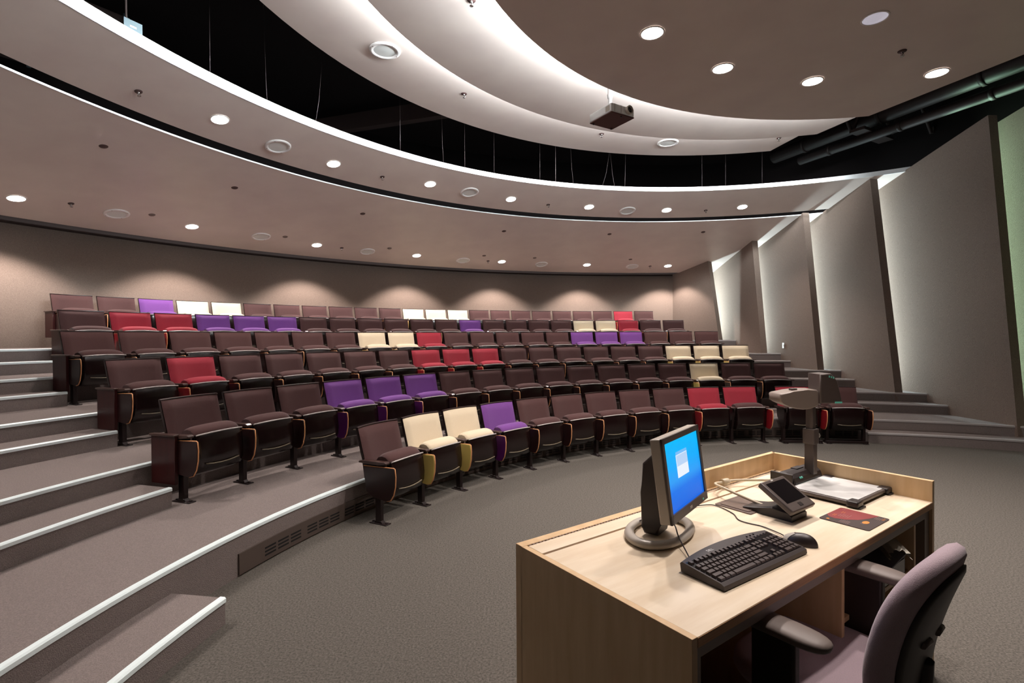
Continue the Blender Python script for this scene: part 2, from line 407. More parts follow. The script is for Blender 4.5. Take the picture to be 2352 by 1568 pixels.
for i, p in enumerate(DLC):
    put(dl_on, (p[0], p[1], zceil(p[0], p[1]) - 0.001), slope_rot(p[0], p[1]), 'glowing downlight near the back wall, %s from the left on the lowest ceiling band' % ORD[i], 'ceiling light', 'downlights along the back wall')
    spot((p[0], p[1], zceil(p[0], p[1])), P_REAR, 110, 0.38)
for i, p in enumerate(DLB):
    put(dl_on, (p[0], p[1], zceil(p[0], p[1]) - 0.001), slope_rot(p[0], p[1]), 'glowing downlight, %s from the left on the middle ceiling band' % ORD[i], 'ceiling light', 'downlights in the middle band')
    spot((p[0], p[1], zceil(p[0], p[1])), P_MID * 1.1, 104, 0.7)
nm = ['leftmost, above the projector', 'second from the left', 'third from the left', 'rightmost, near the dark gap']
for i, p in enumerate(DLA[:4]):
    put(dl_on, (p[0], p[1], p[2] - 0.001), (0, 0, 0), 'glowing downlight in the front ceiling panel, %s' % nm[i], 'ceiling light', 'downlights in the front ceiling panel')
    spot(p, P_FRONT, 108, 0.7)
p = DLA[4]; put(dl_off, (p[0], p[1], p[2] - 0.001), (0, 0, 0), 'downlight with shiny reflector given a faint glow at the top right of the front ceiling', 'ceiling light', None)
spot((0.6, 3.78, 4.05), P_FRONT, 108, 0.7)
spot((2.2, 3.1, 4.05), P_FRONT * 0.7, 108, 0.7)  # unseen fill spot added for the floor and desk, no fixture built
spot((1.13, 2.0, 4.05), P_FRONT * 0.7, 100, 0.6)  # unseen spot added overhead to brighten the office chair
spot((4.2, 3.5, 4.05), P_FRONT * 0.8, 100, 0.6)  # second spot added for the chair, out of view
for a, R in ((172, 7.6), (182, 7.2), (176, 9.8)):  # unseen spots added over the left aisle to brighten its steps
    q = pt(R, a); spot((q.x, q.y, zceil(q.x, q.y)), P_MID, 84, 0.7)

def make_speaker(r=0.16):
    t = empty('ceiling_speaker')
    b = MB(); ring_mesh(b, r * .74, r, -0.006, -0.016); b.build('bezel', M['ring'], t)
    b = MB(); b.lathe([(0.0005, -0.010), (r * .74, -0.008)], 28, caps=False); b.build('grille', M['grille'], t)
    b = MB()
    for k in range(4):
        a = PI / 4 + k * PI / 2; b.lathe([(0.0005, -0.0175), (0.006, -0.0172), (0.006, -0.015)], 8, (r * .87 * math.cos(a), r * .87 * math.sin(a), 0), caps=False)
    b.build('screws', M['plate2'], t)
    remember(t); return t
spk = make_speaker()
for i, (x, y) in enumerate(SPC):
    put(spk, (x, y, zceil(x, y) - 0.001), slope_rot(x, y), 'round ceiling loudspeaker near the back wall, %s from the left' % ORD[i], 'loudspeaker', 'round loudspeakers along the back wall')
for i, (x, y) in enumerate(SPB):
    put(spk, (x, y, zceil(x, y) - 0.001), slope_rot(x, y), 'round ceiling loudspeaker, %s from the left on the middle ceiling band' % ORD[i], 'loudspeaker', 'round loudspeakers in the middle band')
put(spk, (SPA[0][0], SPA[0][1], Z3 - 0.001), (0, 0, 0), 'round white loudspeaker at the left of the bright upper ceiling', 'loudspeaker', None)
put(spk, (SPA[1][0], SPA[1][1], Z3 - 0.001), (0, 0, 0), 'round white loudspeaker on the bright upper ceiling, right of the projector', 'loudspeaker', None)

def make_sprinkler():
    t = empty('sprinkler_head')
    b = MB(); b.lathe([(0.0005, -0.001), (0.036, -0.001), (0.034, -0.007), (0.0005, -0.008)], 20, caps=False); b.build('escutcheon', M['plate'], t)
    b = MB(); b.lathe([(0.010, -0.006), (0.010, -0.024), (0.005, -0.026), (0.005, -0.046), (0.0005, -0.046)], 12, caps=False)
    b.lathe([(0.0005, -0.046), (0.017, -0.047), (0.017, -0.050), (0.0005, -0.051)], 12, caps=False)
    b.tube([(0.012, 0, -0.02), (0.016, 0, -0.034), (0.006, 0, -0.047)], 0.0025, 6); b.tube([(-0.012, 0, -0.02), (-0.016, 0, -0.034), (-0.006, 0, -0.047)], 0.0025, 6)
    b.build('nozzle', M['chrome'], t)
    remember(t); return t
spr = make_sprinkler()
for i, (x, y) in enumerate([(-5.962, 7.002), (-3.416, 10.400), (-0.555, 12.231), (3.541, 13.202)]):
    put(spr, (x, y, zceil(x, y)), slope_rot(x, y), 'small chrome sprinkler head near the back wall, %s from the left' % ORD[i], 'sprinkler', 'sprinklers along the back wall')
for i, (x, y) in enumerate([(-3.774, 5.255), (-1.989, 7.993), (0.697, 9.735), (3.878, 10.303)]):
    put(spr, (x, y, zceil(x, y)), slope_rot(x, y), 'small chrome sprinkler head, %s from the left on the middle ceiling band' % ORD[i], 'sprinkler', 'sprinklers in the middle band')
for (x, y, z), l in (((-0.568, 6.342, Z3), 'sprinkler head on the bright upper ceiling, left of the projector'), ((1.339, 7.619, Z3), 'sprinkler head on the bright upper ceiling, just below the projector'),
                     ((4.052, 7.821, Z3), 'sprinkler head at the right tip of the bright upper ceiling'), ((-0.314, 4.249, Z2), 'sprinkler head at the top edge of the picture on the bright curved ceiling'),
                     ((3.499, 4.627, Z1), 'sprinkler head between the two rightmost downlights of the front ceiling')):
    put(spr, (x, y, z), (0, 0, 0), l, 'sprinkler', None)
def make_disc(m, r=0.042):
    b = MB(); b.lathe([(0.0005, -0.005), (r * .9, -0.005), (r, -0.001), (r, 0.002)], 18, caps=False); return b.build('cover_plate', m)
d1 = make_disc(M['plate'], 0.045); d2 = make_disc(M['plate2'], 0.045); remember(d1); remember(d2)
for i, (x, y) in enumerate([(-4.707, 5.981), (-4.010, 7.502), (-2.614, 9.096), (-0.152, 10.689), (2.139, 11.255), (4.184, 11.269)]):
    put(d1, (x, y, zceil(x, y)), slope_rot(x, y), 'small dark round cover plate, %s from the left along the lowest ceiling band' % ORD[i], 'cover plate', 'dark cover plates')
for i, (x, y) in enumerate([(-5.401, 7.770), (-4.141, 9.458), (-2.550, 10.799), (-0.629, 11.887), (0.552, 12.308), (2.933, 12.733)]):
    put(d2, (x, y, zceil(x, y)), slope_rot(x, y), 'faint taupe round cover plate beside the rear loudspeakers, %s from the left' % ORD[i], 'cover plate', 'taupe cover plates')

# wires, bracket, duct and steel above the ceilings
WIRE = [(-3.146, 5.463, 0, 0), (-2.826, 6.06, -.05, 0), (-2.466, 6.563, .15, .1), (-1.599, 7.563, 0, 0), (-1.032, 8.047, -.05, 0), (-0.722, 8.292, 0, 0), (-0.265, 8.603, 0, 0), (0.520, 9.040, 0, 0),
        (0.805, 9.170, 0, 0), (1.150, 9.337, -.12, 0), (1.662, 9.524, .35, 0), (1.960, 9.610, -.2, 0), (2.129, 9.646, .05, 0), (3.614, 9.751, 0, 0), (4.035, 9.696, 0, 0), (4.664, 9.580, 0, 0)]
for i, (x, y, dx, dy) in enumerate(WIRE):
    b = MB(); r = 0.004 if i == 8 else 0.0018
    rr = math.hypot(x - CX, y - CY); ox, oy = (x - CX) / rr * 0.03, (y - CY) / rr * 0.03
    z0 = zceil(x, y) + 0.05
    b.tube([(0, 0, 0), (dx * .3, dy * .3, 0.35), (dx, dy, 1.85)], r, 6)
    b.lathe([(0.012, -0.005), (0.012, 0.02), (r, 0.035)], 8)
    o = b.build('suspension_wire', M['wire'], None, (x + ox, y + oy, z0))
    tag(o, 'thin wire rising from the bright edge of the middle ceiling band, %s from the left' % ORD[i], 'wire', 'suspension wires')
q = Vector((-3.46, 4.76, 0)); z0 = zceil(q.x, q.y) + 0.05
t = empty('hanger_bracket', (q.x, q.y, z0), rad(60)); tag(t, 'small galvanised hanger plate with a slot at the upper left ceiling edge', 'bracket')
b = MB(); b.box(-0.075, 0.075, -0.003, 0.003, 0, 0.24); b.build('plate', M['galv'], t)
b = MB(); b.box(-0.026, 0.026, -0.005, 0.005, 0.175, 0.19); b.build('slot', M['ring'], t)
b = MB(); b.tube([(-0.05, 0.012, 0.22), (-0.05, 0.012, 1.75)], 0.009, 8); b.build('hanger_rod', M['truss'], t)
t = empty('air_duct', (-5.05, 6.0, 4.75), rad(52)); tag(t, 'dark rectangular air duct above the ceiling at the top left corner', 'duct')
b = MB(); b.box(-1.8, 0.55, 0, 0.55, 0, 0.75, bev=0.01); b.build('duct_body', M['truss'], t)
b = MB()
for x in (-1.2, -0.3, 0.5): b.box(x - 0.02, x + 0.02, -0.02, 0.57, -0.02, 0.77)
b.build('flanges', M['galv'], t)
def pipe(p0, p1, r, label, m):
    p0 = Vector(p0); p1 = Vector(p1); b = MB(); n = 12; d = p1 - p0
    b.tube([(0, 0, 0), d * .33, d * .66, d], r, 14)
    for k in range(5):
        c = d * (k + .5) / 5; u = d.normalized(); b.tube([c - u * .03, c + u * .03], r * 1.12, 14)
    o = b.build('overhead_pipe', m, None, p0); tag(o, label, 'pipe')
pipe((5.6, 11.0, 5.3), (8.3, 4.2, 5.3), 0.13, 'thick dark pipe above the right wall, higher of two', M['pipe'])
pipe((5.7, 10.2, 4.95), (8.1, 4.6, 4.95), 0.08, 'slim dark pipe above the right wall, lower of two', M['pipe'])
t = empty('roof_truss', (6.35, 9.1, 5.0)); tag(t, 'open web roof truss in the dark gap right of the curved ceilings', 'truss')
b = MB(); b.box(-0.12, 0.12, -0.5, 0.5, 0.0, 0.05, M=Matrix.Rotation(rad(-60), 4, 'Z')); b.box(-5, 2.5, -0.05, 0.05, 0.95, 1.05); b.build('chords', M['truss'], t)
b = MB()
for k in range(-6, 4): b.tube([(k * .7, 0, 1.0), (k * .7 + .35, 0, 0.05)] if k != 9 else [], 0.03, 6); b.tube([(k * .7 + .35, 0, 0.05), (k * .7 + .7, 0, 1.0)], 0.03, 6)
b.build('web_bars', M['truss'], t)
b = MB(); b.box(-7.5, 4.5, -0.08, 0.08, 0, 0.3); o = b.build('roof_beam', M['truss'], None, (1.5, 8.7, 5.6), (0, 0, rad(-18))); tag(o, 'dark steel roof beam crossing the black void above the seats', 'beam')

# projector
t = empty('projector', (1.112, 5.70, 3.885), rad(31)); tag(t, 'small white ceiling projector with brown underside hanging on a grey pole', 'projector')
b = MB(); b.box(-0.165, 0.165, -0.18, 0.18, 0.012, 0.105, bev=0.014, seg=3); b.build('housing', M['white'], t)
b = MB(); b.box(-0.163, 0.163, -0.178, 0.178, 0.0, 0.013, bev=0.004); b.build('base_plate', mat('brown_underside', lin(74, 34, 28), 0.6), t)
Ml = Matrix.Translation((0.075, -0.18, 0.068)) @ Matrix.Rotation(rad(90), 4, 'X')
b = MB(); b.lathe([(0.045, -0.01), (0.046, 0.03), (0.040, 0.036), (0.037, 0.036), (0.036, 0.01)], 24, M=Ml, caps=False); ln = b.build('lens_ring', M['silver'], t)
b = MB(); b.lathe([(0.0005, 0.022), (0.02, 0.02), (0.036, 0.012)], 24, M=Ml, caps=False); b.build('lens', M['blackg'], ln)
b = MB(); b.box(-0.168, -0.160, -0.15, -0.09, 0.03, 0.085); b.box(0.158, 0.168, -0.1, 0.1, 0.03, 0.085)
for x in (-0.12, -0.03): b.box(x, x + .004, -0.183, -0.178, 0.02, 0.1)
b.build('side_vents', M['silver'], t)
b = MB(); b.lathe([(0.028, 0.105), (0.024, 0.13), (0.021, 0.13), (0.021, 0.24), (0.028, 0.245), (0.033, 0.285), (0.028, 0.295), (0.028, 0.393)], 18, (-0.02, 0.0, 0)); b.build('ceiling_pole', mat('pole_grey', lin(128, 122, 120), 0.5), t)
b = MB()
for x, y in ((-0.13, 0.15), (0.13, 0.15), (0.0, -0.15)): b.lathe([(0.010, -0.012), (0.012, 0.002)], 10, (x, y, 0))
b.build('feet', M['blackp'], t)
# wall switch
t = empty('light_switch', (5.793, 11.003, 1.24), rad(0)); tag(t, 'white light switch plate on the lit fold of the right wall', 'switch')
b = MB(); b.box(-0.008, 0.0, -0.037, 0.037, 0, 0.115, bev=0.003); b.build('cover', M['white'], t)
b = MB(); b.box(-0.013, -0.007, -0.012, 0.012, 0.035, 0.08); b.build('rocker', M['ring'], t)

# ------------------------------------------------------------------ auditorium seats (chair frame: x = sitter's right, y = forward, z up)
def back_surf(x, t, off, hw=0.25):
    # x across, t 0 bottom..1 top; returns point on the back, offset forward
    z = 0.375 + t * 0.385; y = -0.155 - 0.105 * t + 0.10 * (x / hw) ** 2 * 0.42
    return Vector((x, y + off, z))
def seat_parts():
    P = {}
    hw = 0.2475
    # upholstered pad: a puffed panel
    b = MB(); nx, nt = 12, 10; front = []; 
    for i in range(nt + 1):
        t = i / nt; row = []
        for j in range(nx + 1):
            x = -hw + 2 * hw * j / nx
            e = max(abs(x) / hw, abs(2 * t - 1)); puff = 0.034 * (1 - e ** 9) ** 0.5 if e < 1 else 0
            row.append(b.bm.verts.new(back_surf(x * (0.975 + 0.025 * t), 0.0 + t * 1.005, puff)))
        front.append(row)
    for i in range(nt):
        for j in range(nx): b.face([front[i][j], front[i][j + 1], front[i + 1][j + 1], front[i + 1][j]], True)
    P['back_cushion'] = b
    # shell behind it with a moulded top edge
    b = MB(); rs = []
    for j in range(13):
        x = -0.25 + 0.5 * j / 12; k = 0.975
        sec = [(-0.02, -0.006), (1.0, -0.006), (1.012, 0.006), (1.026, 0.006), (1.032, -0.004), (1.032, -0.018), (1.012, -0.026), (0.5, -0.030), (-0.02, -0.024)]
        rs.append([back_surf(x * (0.975 + 0.025 * min(1, max(0, t))), t, off) for t, off in sec])
    b.rings(rs, sm=False); P['back_shell'] = b
    # tipped-up seat: cushion ridge and pan
    prof = [(-0.06, 0.30), (-0.085, 0.42), (-0.075, 0.515), (-0.045, 0.550), (0.0, 0.560), (0.045, 0.553), (0.080, 0.525), (0.086, 0.495), (0.03, 0.35)]
    b = MB(); rs = []; hw2 = 0.205
    for j in range(15):
        u = -1 + 2 * j / 14; sc = (1 - abs(u) ** 6 * 0.16); bow = 0.016 * (1 - u * u)
        cy, cz = 0.0, 0.44
        rs.append([Vector((u * hw2, cy + (y - cy) * sc + bow, cz + (z - cz) * sc + bow * .5)) for y, z in prof])
    b.rings(rs); P['seat_cushion'] = b
    pan = [(0.062, 0.500), (0.094, 0.503), (0.100, 0.494), (0.108, 0.44), (0.118, 0.34), (0.112, 0.27), (0.085, 0.215), (0.04, 0.19), (0.0, 0.20), (0.02, 0.26), (0.05, 0.38)]
    b = MB(); rs = []
    for j in range(13):
        u = -1 + 2 * j / 12; bow = 0.020 * (1 - u * u)
        rs.append([Vector((u * 0.208, y + bow, z + (bow * .5 if z > .45 else 0))) for y, z in pan])
    b.rings(rs); P['seat_pan'] = b
    b = MB(); b.tube([(0.15 * u, 0.1235 + 0.020 * (1 - (0.15 * u / .208) ** 2) - 0.004 * abs(u), 0.268 + 0.010 * u * u) for u in (-1, -.6, -.2, .2, .6, 1)], 0.0065, 8, flat=0.7); P['seat_bar'] = b
    b = MB(); b.tube([(0.207 * u, 0.102 + 0.020 * (1 - u * u), 0.502 + 0.010 * (1 - u * u)) for u in (-1, -.75, -.5, -.25, 0, .25, .5, .75, 1)], 0.0062, 8); P['pan_highlight'] = b  # light tube added as a painted highlight along the pan's top edge
    return P
def standard_mesh(x):
    b = MB()
    b.prism([(-0.17, 0.485), (0.06, 0.485), (0.065, 0.42), (0.045, 0.24), (0.03, 0.20), (-0.04, 0.20), (-0.15, 0.36)], x - 0.016, x + 0.016, 'x', bev=0.004)
    b.box(x - 0.019, x + 0.019, -0.03, 0.03, 0.01, 0.24, bev=0.006)
    return b
def foot_mesh(x):
    b = MB(); b.prism([(x - 0.03, -0.085), (x + 0.03, -0.085), (x + 0.03, 0.095), (x - 0.03, 0.095)], 0.0, 0.009, 'z', bev=0.003)
    b.prism([(-0.042, 0.009), (0.045, 0.009), (0.03, 0.028), (-0.03, 0.028)], x - 0.021, x + 0.021, 'x', bev=0.003)
    for y in (-0.068, 0.076): b.lathe([(0.010, 0.008), (0.010, 0.016), (0.006, 0.019)], 10, (x, y, 0))
    return b
def arm_mesh(x):
    b = MB(); b.prism([(-0.19, 0.488), (-0.19, 0.502), (-0.14, 0.512), (0.085, 0.516), (0.105, 0.506), (0.100, 0.494), (0.02, 0.486)], x - 0.027, x + 0.027, 'x', bev=0.006, seg=3); return b
TABP = [(-0.140, 0.464), (0.175, 0.474), (0.187, 0.468), (0.194, 0.41), (0.190, 0.33), (0.172, 0.26), (0.142, 0.215), (0.10, 0.204), (-0.03, 0.218), (-0.11, 0.26)]
def tablet_mesh(x): b = MB(); b.prism(TABP, x - 0.009, x + 0.009, 'x', bev=0.003); return b
def tabedge_mesh(x):
    b = MB(); b.tube([(x, y + (0.0035 if y > -0.1 else 0), z + 0.0025 * (z > .45)) for y, z in TABP[:8]], 0.0048, 6); return b
XS = 0.238
PROTO = {}
for c in ('brown', 'cream', 'purple', 'red'):
    t = empty('auditorium_chair'); P = seat_parts()
    P['back_cushion'].build('back_cushion', FAB[c], t); P['back_shell'].build('back_shell', M['shell'], t)
    P['seat_cushion'].build('seat_cushion', FAB[c], t); pn = P['seat_pan'].build('seat_pan', M['pan'], t); P['seat_bar'].build('seat_bar', M['bar'], pn); P['pan_highlight'].build('pan_highlight', M['trim'], pn)
    st = standard_mesh(XS).build('leg', M['frame'], t); foot_mesh(XS).build('foot_plate', M['frame'], st)
    arm_mesh(XS + 0.012).build('armrest', M['armwood'], t)
    tb = tablet_mesh(0.266).build('tablet_arm', TAB[c], t); tabedge_mesh(0.266).build('edge_band', M['edge'], tb)
    remember(t); PROTO[c] = t
def end_panel(parent, x, z0):
    b = MB(); b.prism([(-0.255, z0), (-0.005, z0), (-0.005, 0.505), (-0.255, 0.505)], x - 0.013, x + 0.013, 'x', bev=0.002); b.build('end_panel', M['endwood'], parent)
    b = MB(); b.box(x - 0.024, x + 0.024, -0.265, 0.005, 0.505, 0.520, bev=0.004); b.build('panel_cap', M['armwood'], parent)
ROWS = [
    'b c c p b b b b b r r',
    'b b b p p p b b b b b b b b c b b',
    'b r b b b b b r r r b b b b b b c c c',
    'b b b b b b b c c r b b b b b p p p b b b',
    'b r r p p p b b b b b b p b b b b c c r b b',
    'b b p c c b b b b b b c c c b b b b b b b r b']
NAME = {'b': 'brown', 'c': 'cream', 'p': 'purple', 'r': 'red'}
ROWNAME = ['front row', 'second row from the front', 'third row from the front', 'fourth row from the front', 'fifth row from the front', 'back row']
first = set()
def place_chair(c, R, a, z, label, group):
    pr = PROTO[c]
    o = pr if c not in first else copy_tree(pr)
    first.add(c)
    p = pt(R, a, z); o.location = p; o.rotation_euler = (0, 0, rad(a) + PI / 2)
    return tag(o, label, 'chair', group)
# finish every copy before extras are hung on individual chairs
extras = []
for k, row in enumerate(ROWS):
    cs = row.split(); R = R_FEET + R_STEP * k; d = math.degrees(PITCH / R); z = 2 * k * RISE
    for i, ch in enumerate(cs):
        c = NAME[ch]; side = '%s from the left' % ORD[i]
        if i == 0: side = 'at the left end'
        if i == len(cs) - 1: side = 'at the right end'
        o = place_chair(c, R, row_start[k] - d * (i + .5), z, '%s tip-up auditorium chair, %s of the %s' % (c, side, ROWNAME[k]), 'auditorium chairs in the ' + ROWNAME[k])
        extras.append((o, k, i, len(cs)))
for a, c, l in ((88.0, 'red', 'red tip-up chair of the freestanding pair behind the document camera, left one'), (81.7, 'brown', 'brown tip-up chair of the freestanding pair beside the right steps, right one')):
    o = place_chair(c, 5.44, a, 0.0, l, 'freestanding chair pair'); extras.append((o, 'pair', 0 if c == 'red' else 1, 2))
for o, k, i, n in extras:
    if k == 'pair' or (k == 0 and i == n - 1):
        for ch in list(o.children):
            if ch.name.split('.')[0] == 'tablet_arm':
                for cc in list(ch.children): bpy.data.objects.remove(cc)
                bpy.data.objects.remove(ch)
    if k == 'pair' or i == n - 1:
        st = standard_mesh(-XS).build('leg', M['frame'], o); foot_mesh(-XS).build('foot_plate', M['frame'], st); arm_mesh(-XS - 0.012).build('armrest', M['armwood'], o)
    if k == 'pair' or (k == 0 and i == n - 1):
        tb = tablet_mesh(-0.266).build('tablet_arm', TAB['red' if (k == 0 or i == 0) else 'brown'], o); tabedge_mesh(-0.266).build('edge_band', M['edge'], tb)
    if k == 'pair': b = MB(); b.box(-0.27, 0.27, -0.055, -0.02, 0.01, 0.045, bev=0.004); b.box(-0.27, 0.27, 0.05, 0.08, 0.01, 0.04, bev=0.004); b.build('base_rail', M['frame'], o)
    if k in (1, 2, 3, 4, 5) and i == 0: end_panel(o, XS + 0.050, RISE + 0.002)
    if (k == 0 and i == n - 1) or (k == 'pair' and i == 0):
        for ch in list(o.children):
            if ch.name.split('.')[0] == 'seat_cushion': ch.data = ch.data.copy(); ch.data.materials[0] = FAB['brown']; ch['label'] = 'brown seat cushion'

# ------------------------------------------------------------------ lectern desk (desk frame: u right, w back, z up)
DB = Vector((0.435, 1.25, 0)); DA = rad(35.75)
U = Vector((math.cos(DA), math.sin(DA), 0)); W = Vector((-U.y, U.x, 0))
def dk(u, w, z=0.0): return DB + U * u + W * w + Vector((0, 0, z))
TOP = 0.78
t = empty('lecturer_desk', DB, DA); tag(t, 'pale birch plywood lecturer desk with raised rear edges and open shelves', 'desk'); desk = t
b = MB(); b.box(0.022, 1.748, 0.0, 0.597, TOP - 0.028, TOP, bev=0.0015); b.mi = 0; b.build('desktop', [M['birch']], t)
b = MB(); b.box(0.022, 1.748, -0.001, 0.0005, TOP - 0.027, TOP - 0.002); b.build('front_edge', M['plyedge'], t)
b = MB(); b.box(0.024, 1.748, 0.609, 0.686, TOP - 0.02, TOP, bev=0.0015); fl = b.build('cable_flap', M['birch'], t)
b = MB()
for i in range(110): 
    x = 0.03 + i * 0.0156
    b.box(x, x + 0.009, 0.686, 0.692, TOP - 0.004, TOP + (0.0015 if i % 2 else 0.0))
b.build('piano_hinge', mat('hinge_brass', lin(150, 130, 118), 0.4, metal=0.5), fl)
b = MB(); b.box(0.022, 1.748, 0.597, 0.609, TOP - 0.03, TOP - 0.022); b.build('cable_slot', M['cavity'], t)
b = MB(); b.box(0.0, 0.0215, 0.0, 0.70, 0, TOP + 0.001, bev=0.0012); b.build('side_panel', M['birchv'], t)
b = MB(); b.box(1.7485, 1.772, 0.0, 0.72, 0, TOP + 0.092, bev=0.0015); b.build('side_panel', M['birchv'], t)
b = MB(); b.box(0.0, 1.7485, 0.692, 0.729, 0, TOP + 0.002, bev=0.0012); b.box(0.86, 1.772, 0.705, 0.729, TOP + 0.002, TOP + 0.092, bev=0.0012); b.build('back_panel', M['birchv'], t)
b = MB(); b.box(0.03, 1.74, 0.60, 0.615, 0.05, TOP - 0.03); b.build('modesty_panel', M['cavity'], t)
b = MB(); b.box(0.022, 1.748, 0.012, 0.042, TOP - 0.066, TOP - 0.029); b.build('apron_rail', M['steelg'], t)
for u in (0.022, 1.690): b = MB(); b.box(u, u + (0.030 if u < 1 else 0.058), 0.012, 0.05, 0, TOP - 0.066); b.build('leg', M['steelg'], t)
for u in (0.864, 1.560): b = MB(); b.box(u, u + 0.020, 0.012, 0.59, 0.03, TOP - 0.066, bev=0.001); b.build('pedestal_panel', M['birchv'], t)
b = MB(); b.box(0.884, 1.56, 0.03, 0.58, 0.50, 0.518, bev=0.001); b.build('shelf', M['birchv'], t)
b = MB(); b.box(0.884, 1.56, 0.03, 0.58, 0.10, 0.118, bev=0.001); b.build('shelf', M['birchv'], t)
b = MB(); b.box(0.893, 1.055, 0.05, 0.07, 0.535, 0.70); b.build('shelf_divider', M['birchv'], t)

# things in and under the desk
o = empty('equipment_box', dk(1.30, 0.20, 0.5185), DA); tag(o, 'black electronic box with papers on top on the upper desk shelf', 'equipment')
b = MB(); b.box(-0.22, 0.22, -0.17, 0.25, 0, 0.085, bev=0.006); b.build('case', M['blackp'], o)
b = MB(); b.box(-0.19, 0.19, -0.176, -0.169, 0.012, 0.07); b.build('front_panel', M['blackg'], o)
b = MB(); b.box(-0.20, 0.20, -0.185, 0.2, 0.088, 0.094, M=Matrix.Rotation(rad(4), 4, 'Z')); o = b.build('folder', mat('grey_folder', lin(96, 98, 108), 0.6), None, dk(1.29, 0.19, 0.5165), (0, 0, DA)); tag(o, 'grey folder lying on the black box inside the desk', 'folder')
b = MB(); rs = []
for i in range(16):
    a = -0.6 + i * 0.26; r = 0.030 + 0.006 * math.sin(i * 2.2)
    rs.append([Vector((x, r * math.cos(a) * 1.2, 0.031 + r * math.sin(a) * 0.95)) for x in (-0.075, -0.02, 0.02, 0.075)])
V = [[b.bm.verts.new(p) for p in r] for r in rs]
for i in range(15):
    for j in range(3): b.face([V[i][j], V[i][j + 1], V[i + 1][j + 1], V[i + 1][j]], True)
o = b.build('paper_roll', M['paper'], None, dk(1.40, 0.035, 0.6115), (0, 0, DA + rad(35))); tag(o, 'loosely rolled sheet of white paper on top of the folder in the desk', 'paper')
o = empty('power_outlet_box', dk(0.13, 0.33, 0.56), DA); tag(o, 'black power outlet box fixed under the left end of the desk', 'outlet')
b = MB(); b.box(-0.078, 0.07, -0.03, 0.03, 0, 0.13, bev=0.008); b.build('box', M['blackp'], o)
b = MB()
for x in (0.02, 0.034): b.box(x, x + 0.005, -0.032, -0.029, 0.075, 0.10)
b.build('socket_marks', M['bar'], o)
o = empty('shelf_device', dk(1.02, 0.24, 0.1185), DA); tag(o, 'dark rounded device on the lowest desk shelf', 'device')
b = MB(); b.box(-0.11, 0.16, -0.17, 0.16, 0, 0.09, bev=0.035, seg=4); b.build('body', M['greyp'], o)
b = MB(); pp = [(-0.06, -0.03), (-0.02, -0.055), (0.05, -0.03), (0.07, 0.03), (0.0, 0.02), (-0.03, 0.012)]; b.prism(pp, 0, 0.003, 'z'); o = b.build('paper_scrap', M['paper'], None, dk(1.02, 0.20, 0.209), (0, 0, DA)); tag(o, 'torn scrap of white paper on the dark device under the desk', 'paper')

# monitor
MC = Vector((0.631, 1.900, 0)); mdir = Vector((0.61, 0.79, 0)).normalized(); mrot = math.atan2(mdir.y, mdir.x)   # local x = screen right seen from the front, local -y = viewer side
t = empty('computer_monitor', (MC.x - 0.0, MC.y, TOP), mrot); tag(t, 'flat computer monitor with glowing blue screen on the desk', 'monitor')
tilt = Matrix.Translation((0, 0, 0.24)) @ Matrix.Rotation(rad(-7.5), 4, 'X') @ Matrix.Translation((0, 0, -0.24))
hw, z0, z1 = 0.19, 0.098, 0.388
b = MB(); b.box(-hw, hw, -0.004, 0.034, z0, z1, M=tilt, bev=0.004); b.build('casing', M['silver'], t)
b = MB()
for q in ((-hw, hw, z0, z0 + .030), (-hw, hw, z1 - .020, z1), (-hw, -hw + .018, z0, z1), (hw - .018, hw, z0, z1)): b.box(q[0], q[1], -0.011, -0.003, q[2], q[3], M=tilt)
bz = b.build('bezel', M['greyp'], t)
b = MB(); b.box(-0.012, 0.012, -0.0122, -0.0108, z0 + 0.010, z0 + 0.019, M=tilt); b.build('badge', M['silver'], bz)
b = MB(); b.box(0.13, 0.14, -0.0125, -0.0108, z0 + 0.008, z0 + 0.014, M=tilt); b.build('power_button', M['teal'], bz)
sm = bpy.data.materials.new('screen_glow'); sm.use_nodes = True; nt = sm.node_tree; N = nt.nodes
bs = N['Principled BSDF']; bs.inputs['Base Color'].default_value = (0.01, 0.01, 0.02, 1); bs.inputs['Roughness'].default_value = 0.4; bs.inputs['Specular IOR Level'].default_value = 0.2
tc = N.new('ShaderNodeTexCoord'); sp = N.new('ShaderNodeSeparateXYZ'); cr = N.new('ShaderNodeValToRGB'); mr = N.new('ShaderNodeMapRange')
nt.links.new(tc.outputs['Object'], sp.inputs[0]); mr.inputs['From Min'].default_value = z0; mr.inputs['From Max'].default_value = z1
nt.links.new(sp.outputs['Z'], mr.inputs['Value']); nt.links.new(mr.outputs[0], cr.inputs[0])
e = cr.color_ramp.elements; e[0].position = 0.05; e[0].color = lin(0, 96, 222); e[1].position = 0.95; e[1].color = lin(0, 190, 255)
x = e.new(0.34); x.color = lin(0, 118, 238); x = e.new(0.46); x.color = lin(38, 160, 250); x = e.new(0.62); x.color = lin(0, 172, 255)
nt.links.new(cr.outputs[0], bs.inputs['Emission Color']); bs.inputs['Emission Strength'].default_value = 0.84
b = MB(); b.box(-hw + .017, hw - .017, -0.0055, -0.0035, z0 + .029, z1 - .019, M=tilt); scr = b.build('screen', sm, t)
wm = mat('window_white', (0, 0, 0, 1), 0.4, emit=lin(236, 244, 255), estr=0.84); wm2 = mat('window_title', (0, 0, 0, 1), 0.4, emit=lin(120, 190, 250), estr=0.84); wm3 = mat('window_header', (0, 0, 0, 1), 0.4, emit=lin(186, 214, 248), estr=0.84)
